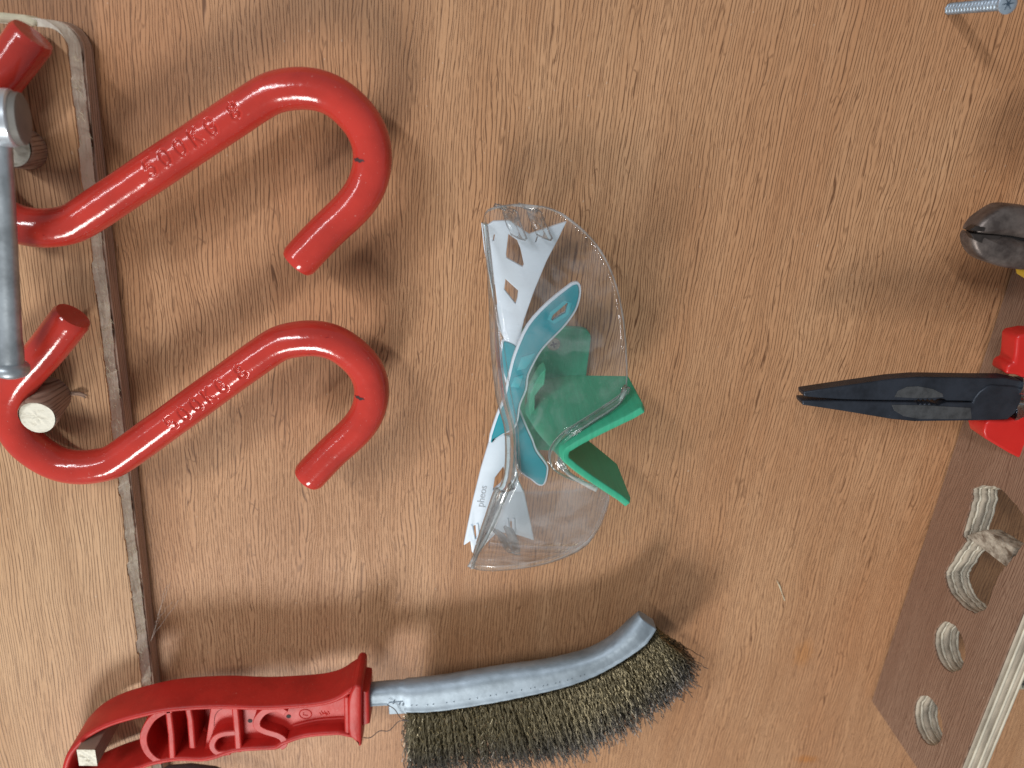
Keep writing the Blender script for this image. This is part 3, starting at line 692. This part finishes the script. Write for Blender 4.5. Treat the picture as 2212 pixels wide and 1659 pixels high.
# folded-back brow along the straight edge
BROW = [(1041, 480), (1052, 587), (1057, 691), (1060, 756), (1069, 843), (1078, 886), (1088.6, 925), (1091, 973), (1088.6, 1016), (1080, 1049), (1067, 1058), (1047, 1114.5), (1028, 1173), (1013.8, 1225)]
INN = [(1047, 483), (1062, 600), (1077, 691), (1088.6, 754), (1102, 843), (1111, 886), (1119, 925), (1121, 973), (1121, 1016), (1112, 1043), (1104, 1053), (1077, 1114), (1050, 1170), (1018, 1224)]
rows = []
for (x0, y0), (x1, y1) in zip(smooth_path(BROW, 5), smooth_path(INN, 5)):
    p1 = np.array(on(x1, y1, lw)); w1 = p1[2]; p0 = np.array(at(x0, y0, w1 - 6.0)); row = []
    for k in range(7):
        f = k / 6; q = p1 + (p0 - p1) * f; q = q + np.array([0, 0, 2.0]) * math.sin(f * math.pi) ; row.append(q)
    rows.append(row)
br = put('brow_fold', grid_mesh(rows), ['lens_fold', 'lens_edge'], gl, smooth=70); solid(br, 1.8, -1, rim=1)
# moulded nose flange around the notch
NO = [(1353, 836), (1346, 848), (1299, 882), (1255, 910), (1215, 937), (1192, 964), (1185, 988), (1191, 1010), (1210, 1026), (1236, 1038), (1266, 1046), (1290, 1054)]
NI = [(1356, 842), (1344, 870), (1318, 892), (1277, 918), (1236, 947), (1222, 966), (1218, 988), (1225, 1010), (1238, 1024), (1258, 1036), (1275, 1046), (1292, 1055)]
rows = []
for (x0, y0), (x1, y1) in zip(smooth_path(NO, 5), smooth_path(NI, 5)):
    p0 = np.array(on(x0, y0, lw)); p1 = np.array(at(x1, y1, p0[2] + 2.5)); row = []
    for k in range(6):
        f = k / 5; q = p0 + (p1 - p0) * f; q[2] -= 1.6 * math.sin(f * math.pi); row.append(q)
    rows.append(row)
nf = put('nose_flange', grid_mesh(rows), ['lens_fold', 'lens_edge'], gl, smooth=70); solid(nf, 1.8, -1, rim=1)
# clear hinge clips
for cp in ([(1085, 447), (1100, 452), (1108, 478), (1122, 512)], [(1137, 446), (1152, 452), (1163, 478), (1178, 512)]):
    p = [on(x, y, lw) for x, y in cp]; rows = []
    for i, q in enumerate(smooth_path(p, 5)):
        rows.append([(q[0] - 3.2 + k * 1.3, q[1] - .35 * k, q[2] - 4.4 + 1.2 * math.sin(k / 5 * math.pi) + .6 * math.sin(i * .8)) for k in range(6)])
    o = put('hinge_clip', grid_mesh(rows), 'clip', gl, smooth=60); solid(o, 1.6, 0)
for cp in ([(1068, 1150), (1085, 1165), (1094, 1183), (1104, 1198)], [(1100, 1148), (1108, 1166), (1113, 1184), (1116, 1202)]):
    p = [on(x, y, lw) for x, y in cp]; rows = []
    for i, q in enumerate(smooth_path(p, 5)):
        rows.append([(q[0] - 2 + k * 1.0, q[1] - .3 * k, q[2] - 4.0 + 1.0 * math.sin(k / 4 * math.pi)) for k in range(5)])
    o = put('hinge_clip', grid_mesh(rows), 'clip', gl, smooth=60); solid(o, 1.4, 0)
# upper arm (hinged at the top end of the lens), lying underneath
def q4(pts, w): return uv([c4(*p) for p in pts], w)
def q5(pts, w): return uv([c5(*p) for p in pts], w)
W1, W2 = 19.0, 27.0
arm = thing_part = put('arm', plate_mesh(
    q4([(372, 352), (420, 370), (470, 335), (600, 330), (760, 440), (960, 372), (1062, 340), (1000, 470), (900, 660), (800, 900), (720, 1130), (680, 1310), (668, 1352), (565, 1300), (500, 1180), (440, 800), (395, 560)], W1),
    [q4([(592, 440), (662, 490), (690, 560), (718, 690), (706, 706), (578, 632), (574, 600)], W1), q4([(567, 803), (672, 898), (664, 960), (650, 1005), (560, 888)], W1),
     q4([(476, 850), (484, 846), (502, 1010), (492, 1015)], W1), q4([(474, 446), (486, 440), (476, 490), (464, 500)], W1), q4([(822, 462), (832, 458), (818, 500), (806, 512)], W1)], W1 - 1.2, W1 + 1.2, .35), 'white', gl, smooth=40)
t1 = [c4(560, 1290), c4(680, 1350), c4(690, 1500), r5(560, 760), r5(600, 900), r5(660, 1050), r5(720, 1180), r5(760, 1290), r5(860, 1430), r5(870, 1500), r5(850, 1600), r5(815, 1642), r5(760, 1635), r5(690, 1580), r5(640, 1550), r5(560, 1470), r5(530, 1300), r5(500, 1130), r5(440, 960), r5(430, 860), r5(470, 700), c4(520, 1500), c4(530, 1350)]
t1s = smooth_path([np.array(p) for p in uv(t1, W1)], 3, True)
put('arm_edge', plate_mesh([tuple(p) for p in smooth_path([np.array(p) for p in uv(t1, W1)], 3, True)], [], W1 - 1.6, W1 + .9, .3), 'white', gl, smooth=40)
cc = np.mean(np.array(t1s), 0)
put('arm_tip', plate_mesh(inset(t1s, .9), [], W1 - 1.0, W1 + 1.7, .4), 'teal', gl, smooth=40)
# lower arm (hinged at the bottom end), lying over the other
put('arm', plate_mesh(
    q5([(385, 597), (490, 543), (540, 560), (585, 800), (600, 880), (640, 960), (680, 1150), (710, 1300), (590, 1262), (450, 1240), (400, 1290), (285, 1412), (262, 1380), (252, 1305), (205, 1332), (270, 1020), (330, 780)], W2),
    [q5([(490, 770), (505, 830), (470, 900), (415, 945), (430, 850)], W2), q5([(275, 1195), (290, 1190), (297, 1285), (285, 1296)], W2), q5([(538, 1165), (550, 1160), (556, 1240), (543, 1250)], W2)], W2 - 1.2, W2 + 1.2, .35), 'white', gl, smooth=40)
for a, b_ in (((262, 1200), (282, 1300)), ((304, 1190), (314, 1285)), ((522, 1150), (530, 1260)), ((566, 1150), (572, 1250))):
    A_, B_2 = at(*c5(*a), W2 + 1.3), at(*c5(*b_), W2 + 1.3); put('hinge_rib', tube([A_, (A_ + B_2) / 2, B_2], .55, 8), 'white', gl, smooth=60)
t2 = [c5(385, 597), c5(440, 400), c5(490, 280), c4(596, 1560), c4(640, 1400), c4(740, 1180), c4(900, 1000), c4(1070, 862), c4(1110, 836), c4(1155, 830), c4(1178, 870), c4(1175, 950), c4(1140, 1060), c4(1060, 1175), c4(985, 1255), c4(905, 1335), c4(840, 1420), c4(760, 1580), c5(660, 220), c5(615, 330), c5(600, 430), c5(570, 500), c5(490, 545)]
t2s = smooth_path([np.array(p) for p in uv(t2, W2)], 3, True)
eye = q4([(935, 1125), (950, 1090), (1060, 995), (1072, 990), (1050, 1075), (1030, 1085), (950, 1135)], W2)
put('arm_edge', plate_mesh([tuple(p) for p in t2s], [eye], W2 - 1.5, W2 + 1.0, .3), 'white', gl, smooth=40)
tip2 = put('arm_tip', plate_mesh(inset(t2s, 1.0), [eye], W2 - 1.0, W2 + 1.9, .45), 'teal', gl, smooth=40)
for pad in ([(700, 1440), (815, 1405), (770, 1490), (735, 1535), (660, 1550)], [(640, 1605), (718, 1582), (700, 1640), (680, 1690), (610, 1680)]):
    put('grip_pad', plate_mesh(q4(pad, W2 + 2.1), [], W2 + 1.5, W2 + 2.2, .25), 'teal_light', tip2, smooth=40)
ring_ = inset(eye, -1.6)
put('eye_rim', plate_mesh(ring_, [eye], W2 + 1.5, W2 + 2.1, .2), 'teal_light', tip2, smooth=40)
# moulded lettering on the lower arm
def lettering(name, body, centre, along, size, w, material, parent, depth=.18, bev=0.0):
    cu = bpy.data.curves.new('t', 'FONT'); cu.body = body; cu.size = size; cu.align_x = 'CENTER'; cu.align_y = 'CENTER'; cu.extrude = depth; cu.bevel_depth = bev
    o = bpy.data.objects.new('t', cu); COL.objects.link(o)
    me = bpy.data.meshes.new_from_object(o.evaluated_get(bpy.context.evaluated_depsgraph_get())); bpy.data.objects.remove(o)
    d = np.array(along, float); d /= np.linalg.norm(d); q = np.array([-d[1], d[0]])
    for v in me.vertices:
        p = np.array(centre[:2]) + d * v.co.x + q * v.co.y; v.co = B(p[0], p[1], w + v.co.z)
    return put(name, me, material, parent)
A_, B_2 = at(*c5(322, 1070), W2 + 1.2), at(*c5(350, 915), W2 + 1.2)
lettering('lettering', 'pheos', (A_ + B_2) / 2, (B_2 - A_)[:2], 4.7, W2 + 1.25, 'grey_print', gl)

# ---------------------------------------------------------------- wire brush
WB, WF = 19.0, 40.0
brush = thing('wire_brush', 'wire brush with red openwork handle and curved galvanised head', 'brush', (-197, -196, 30))
def q6(pts, w): return uv([c6(*p) for p in pts], w)
topc = [(70, 1180), (66, 1090), (80, 1000), (110, 915), (165, 845), (250, 772), (400, 700), (620, 640), (800, 608), (1100, 590), (1400, 597), (1700, 580), (1830, 560), (1910, 530), (1970, 490), (2010, 470), (2030, 500)]
botc = [(2030, 790), (2005, 812), (1940, 800), (1890, 796), (1700, 812), (1560, 857), (1500, 890), (1380, 897), (1220, 912), (1040, 967), (850, 967), (700, 990), (600, 1024), (420, 1080), (250, 1150), (140, 1200)]
outl = smooth_path([np.array(p) for p in q6(topc, WF - 1.5)], 5) + smooth_path([np.array(p) for p in q6(botc, WF - 1.5)], 5)
inn = inset([tuple(p) for p in outl], 3.0)
handle = put('handle', plate_mesh([tuple(p) for p in outl], [inn], WB, WF, 1.4), 'red_plastic', brush, smooth=45)
# web at mid depth with two dark dots for bores, open left end left free
webc = [(1045, 640), (1110, 603), (1400, 610), (1700, 594), (1955, 552), (1955, 790), (1700, 802), (1560, 846), (1480, 880), (1240, 902), (1050, 952), (1000, 950)]
put('web', prism(q6(webc, WF - 1.5), WB + 5, WF - 6), 'red_plastic', handle, bevel=.4)
webd = [(640, 690), (800, 624), (1110, 606), (1040, 960), (850, 962), (700, 980), (640, 900)]
put('floor_web', prism(q6(webd, WF - 1.5), WB + 1, WB + 4), 'red_plastic', handle, bevel=.4)
def rib(name, pts, t_=2.6, w1=WF - .5, sm=True):
    p = q6(pts, WF - 1); p = smooth_path([np.array(a) for a in p], 6) if sm else p
    o = put(name, wall_mesh(p, t_, WB + 1.5, w1), 'red_plastic', handle, smooth=40, bevel=.8, seg=3); return o
rib('letter_d', [(800, 632), (740, 648), (670, 695), (625, 770), (615, 840), (640, 910), (690, 960), (740, 978)], 3.5)
rib('letter_d', [(778, 625), (786, 700), (798, 800), (806, 965)], 3.2, sm=False)
rib('letter_i', [(908, 612), (925, 700), (940, 890)], 3.2, sm=False)
rib('letter_p', [(1220, 606), (1230, 700), (1238, 800), (1246, 915)], 3.4, sm=False)
rib('letter_p', [(1230, 785), (1150, 792), (1095, 815), (1070, 860), (1082, 900), (1120, 922), (1190, 915)], 3.4)
rib('letter_p', [(1225, 645), (1150, 668), (1095, 690), (1068, 730), (1062, 800)], 1.6, WF - 6)
rib('letter_s', [(1560, 655), (1520, 632), (1470, 628), (1410, 650), (1370, 700), (1372, 745), (1420, 775), (1500, 800), (1540, 825), (1548, 860), (1520, 885)], 3.6)
rib('inner_rim', [(1590, 790), (1700, 762), (1800, 745), (1950, 735)], 1.4, WF - 5)
rib('cross_rim', [(1962, 545), (1968, 795)], 2.6, WF - .6, False)
for cx_, cy_ in ((1322, 708), (1578, 678)):
    c_ = at(*c6(cx_, cy_), WF - 5.9); put('bore', tube([(c_[0], c_[1], WF - 8), (c_[0], c_[1], WF - 5.8)], 1.15, 14), 'dark', handle, smooth=40)  # solid dots, the darkness of a hole put into their colour
# embossed mould mark: ring and strokes
c_ = at(*c6(1690, 662), WF - 6)
ringp = [(c_[0] + 3.0 * math.cos(k * math.pi / 12), c_[1] + 3.0 * math.sin(k * math.pi / 12), WF - 6) for k in range(25)]
put('mould_mark', joined([tube(ringp, .28, 6), tube([(c_[0] - .9, c_[1] + .9, WF - 6), (c_[0] - 1.1, c_[1] - .6, WF - 6), (c_[0] + 1.2, c_[1] - .9, WF - 6)], .28, 6)] +
    [tube([(c_[0] + 7 + .8 * k, c_[1] + 1.2 + (k % 2), WF - 6), (c_[0] + 8 + .8 * k, c_[1] - .6 + .5 * (k % 3), WF - 6)], .26, 6) for k in range(6)]), 'red_plastic', handle)
# flange and collar
fl_ = [(1975, 640), (1976, 560), (1990, 505), (2012, 460), (2030, 452), (2052, 456), (2066, 470), (2066, 852), (2050, 853), (2015, 818), (1985, 790), (1976, 740)]
put('flange', plate_mesh(q6(fl_, WF - 1), [], WB - 2, WF + 1.0, 1.3), 'red_plastic', handle, smooth=40)
put('collar', plate_mesh(q6([(2060, 500), (2112, 505), (2120, 718), (2060, 730)], WF - 4), [], WB + 1, WF - 3, 1.4), 'red_plastic', handle, smooth=40)
# galvanised head: folded sheet, round back, flat cheeks
def q7(p): return c7(*p)
UPc = [(60, 592), (180, 580), (300, 566), (500, 545), (700, 512), (900, 480), (1100, 456), (1250, 428), (1400, 390), (1500, 345), (1580, 290), (1650, 222), (1725, 147)]
LOc = [(60, 742), (180, 736), (300, 765), (500, 758), (800, 713), (1000, 674), (1150, 642), (1300, 603), (1450, 548), (1560, 492), (1670, 425), (1770, 352), (1848, 268)]
WC, HWD = 29.0, 6.0
U_ = smooth_path([np.array(at(*c7(*p), WC)) for p in UPc], 6); L_ = smooth_path([np.array(at(*c7(*p), WC + HWD)) for p in LOc], 6)
rows = []; prof = [(0, 1), (.10, .97), (.14, .90), (.3, .93), (.55, .96), (.72, .92), (.86, .72), (.95, .40), (1.0, 0), (.95, -.40), (.86, -.72), (.6, -.95), (.3, -.95), (0, -1)]
for i, (a, b_) in enumerate(zip(L_, U_)):
    k = i / (len(U_) - 1); hw = HWD * (0.80 if k < .165 else 1.0) * (1 - .35 * max(0, (k - .93) / .07))
    rows.append([(a[0] + (b_[0] - a[0]) * f, a[1] + (b_[1] - a[1]) * f, WC + hw * g + .10 * math.sin(i * 2.1 + f * 5)) for f, g in prof])
nr, nc = len(rows), len(prof)
V = [tuple(p) for r in rows for p in r]; Fc = [(i * nc + j, i * nc + (j + 1) % nc, (i + 1) * nc + (j + 1) % nc, (i + 1) * nc + j) for i in range(nr - 1) for j in range(nc)]
Fc += [list(range(nc)), [(nr - 1) * nc + j for j in range(nc)]]
head = put('head', fixn(mesh(V, Fc)), 'zinc', brush, smooth=50, bevel=.4)
put('tang', prism(uv([c7(*p) for p in [(186, 700), (300, 690), (300, 768), (190, 772)]], WC + 4.5), WC + 1, WC + 4.9), 'zinc', head, bevel=.3)
dm = []
for k in range(26):      # row of punch dimples along the fold
    f = .12 + .55 * k / 26; i = int(f * (nr - 1)); a, b_ = np.array(L_[i]), np.array(U_[i]); p = a + (b_ - a) * .27; dm.append(tube([(p[0], p[1], WC + HWD * .86), (p[0] + .25, p[1] + .5, WC + HWD * .99)], [.55, .25], 6))
put('dimple', joined(dm), 'chrome', head, smooth=60).__setitem__('kind', 'stuff')
# bristles: crimped wires
M['wire'], nt, bs = mat('crimped_brass_wire'); n = N(nt)
at_n = n.new('ShaderNodeVertexColor', layer_name='tip')
n.link(n.mix(at_n.outputs[0], (0.31, 0.265, 0.165), (0.125, 0.12, 0.117)), bs.inputs['Base Color']); bs.inputs['Metallic'].default_value = .85; bs.inputs['Roughness'].default_value = .3
RT = [np.array(at(*c7(*p), WC)) for p in [(308, 735), (500, 735), (800, 692), (1100, 632), (1350, 567), (1550, 477), (1690, 390), (1800, 305), (1840, 262)]]
TPx = [(345, 1100), (560, 1092), (900, 1058), (1240, 1005), (1470, 930), (1690, 790), (1870, 665), (1985, 560), (2030, 452)]
TP = [np.array(at(*c7(*p), WC)) for p in TPx]
RT = np.array(smooth_path(RT, 10)); TP = np.array(smooth_path(TP, 10))
rnd = random.Random(5); V, Fc, TC = [], [], []
def wire(p0, p1, amp, waves, ph, rad, seg, side):
    base = len(V); d = p1 - p0; L = np.linalg.norm(d); d = d / L
    x = np.cross(d, [0, 0, 1.0]); x /= np.linalg.norm(x); y = np.cross(d, x)
    for s in range(seg + 1):
        f = s / seg; c_ = p0 + d * L * f + (x * math.cos(side) + y * math.sin(side)) * amp * math.sin(ph + f * waves * 2 * math.pi)
        for k in range(3):
            a = k * 2.0944; V.append(tuple(c_ + (x * math.cos(a) + y * math.sin(a)) * rad)); TC.append(f)
    for s in range(seg):
        for k in range(3):
            k2 = (k + 1) % 3; Fc.append((base + 3 * s + k, base + 3 * s + k2, base + 3 * s + 3 + k2, base + 3 * s + 3 + k))
for q in range(3600):
    t_ = rnd.random() * (len(RT) - 1.001); i = int(t_); f = t_ - i
    p0 = RT[i] * (1 - f) + RT[i + 1] * f; p1 = TP[i] * (1 - f) + TP[i + 1] * f
    dw = rnd.uniform(-1, 1); p0 = p0 + np.array([0, 0, dw * 4.2]); ln = rnd.uniform(.86, 1.05) if rnd.random() < .75 else rnd.uniform(.7, 1.13)
    p1 = p0 * 0 + (RT[i] * (1 - f) + RT[i + 1] * f) + (p1 - (RT[i] * (1 - f) + RT[i + 1] * f)) * ln + np.array([rnd.gauss(0, 3.0), rnd.gauss(0, 1.3), dw * 8 + rnd.gauss(0, 1.8)])
    wire(p0, p1, rnd.uniform(.45, .95), rnd.uniform(4.5, 7.0), rnd.uniform(0, 6.28), .24, 24, rnd.uniform(0, 3.14))
for q in range(70):        # strays at both ends
    e = rnd.random() < .5; i = 0 if e else len(RT) - 1; p0 = RT[i] + np.array([0, 0, rnd.uniform(-4, 4)]); d = TP[i] - RT[i]
    p1 = RT[i] + d * rnd.uniform(.3, .95) + np.array([rnd.uniform(-5, 1) if e else rnd.uniform(-1, 4.5), rnd.uniform(-2, 3), rnd.uniform(-4, 4)])
    wire(p0, p1, rnd.uniform(.5, 1.1), rnd.uniform(3, 5), rnd.uniform(0, 6), .2, 20, rnd.uniform(0, 3))
sp = [at(*c7(*p), WC + 7) for p in [(178, 716), (225, 745), (262, 800), (310, 815), (250, 818), (190, 875), (130, 878), (75, 918), (30, 918)]]
me = mesh(V, Fc); ca = me.color_attributes.new('tip', 'FLOAT_COLOR', 'POINT')
vals = np.ones((len(V), 4), np.float32); tc = np.clip((np.array(TC) - .45) / .5, 0, 1); vals[:, :3] = tc[:, None]; ca.data.foreach_set('color', vals.ravel())
br_ = put('bristles', me, 'wire', brush); br_['kind'] = 'stuff'
stw = tube(smooth_path(sp, 6), .22, 6); ca = stw.color_attributes.new('tip', 'FLOAT_COLOR', 'POINT')
put('stray_wire', stw, 'worn_steel', brush, smooth=60)

# ---------------------------------------------------------------- odds and ends
p = at(420, 1664, 22)
tl = thing('rubber_handle', 'dark grey rubber tool handle just showing below the brush handle', 'handle', p)
put('grip', tube([at(330, 1682, 24), at(365, 1668, 24), at(410, 1666, 24), at(460, 1672, 24), at(540, 1700, 24)], [2, 3.6, 4, 4, 3.4], 16), 'grey_rubber', tl, smooth=60)
put('end_cap', tube([at(318, 1690, 24), at(332, 1681, 24)], [1.2, 2.4], 12), 'black_steel', tl, smooth=60)
cw = thing('cobweb', 'fine cobweb threads between the rail edge and the board', 'cobweb', at(330, 1340, 8))
rnd = random.Random(2)
for (x0, y0, w0), (x1, y1, w1) in (((326, 1385, 14), (363, 1262, .5)), ((328, 1380, 13), (385, 1296, .5)), ((335, 1345, 12), (372, 1300, .5)), ((330, 1372, 13), (352, 1325, 2)), ((340, 1330, 10), (368, 1258, .5))):
    a, b_ = at(x0, y0, w0), at(x1, y1, w1); pth = [a + (b_ - a) * k / 6 + np.array([rnd.gauss(0, .25) for _ in range(3)]) * (0 < k < 6) for k in range(7)]
    put('thread', tube(smooth_path(pth, 3), .07, 5), 'web', cw)
s_ = thing('wood_splinter', 'tiny pale splinter on the bare board between brush and shelf', 'splinter', at(1687, 1276, .4))
put('sliver', tube([at(1678, 1254, .6), at(1684, 1266, .7), at(1690, 1284, .7), at(1695, 1297, .5)], [.1, .35, .15, .28], 6), 'core_light', s_, smooth=60)

# torn fibres standing along the broken rail edge
rnd = random.Random(21); fb = []
for k in range(170):
    v = rnd.uniform(-175, 128); u = UE - rnd.uniform(.2, 2.6); w = 10 + (UE - u) * 2.0
    L = rnd.uniform(.8, 2.6); a = rnd.gauss(-1.2, .5)
    fb.append(tube([(u, v, w), (u + L * .5 * math.cos(a) * .4 + .4, v + L * .5 * math.sin(a), w + .5), (u + L * .35 + .5, v + L * math.sin(a), w + rnd.uniform(.1, .8))], [.12, .1, .04], 4))
o = put('torn_fibres', joined(fb), 'core_light', rail); o['kind'] = 'stuff'
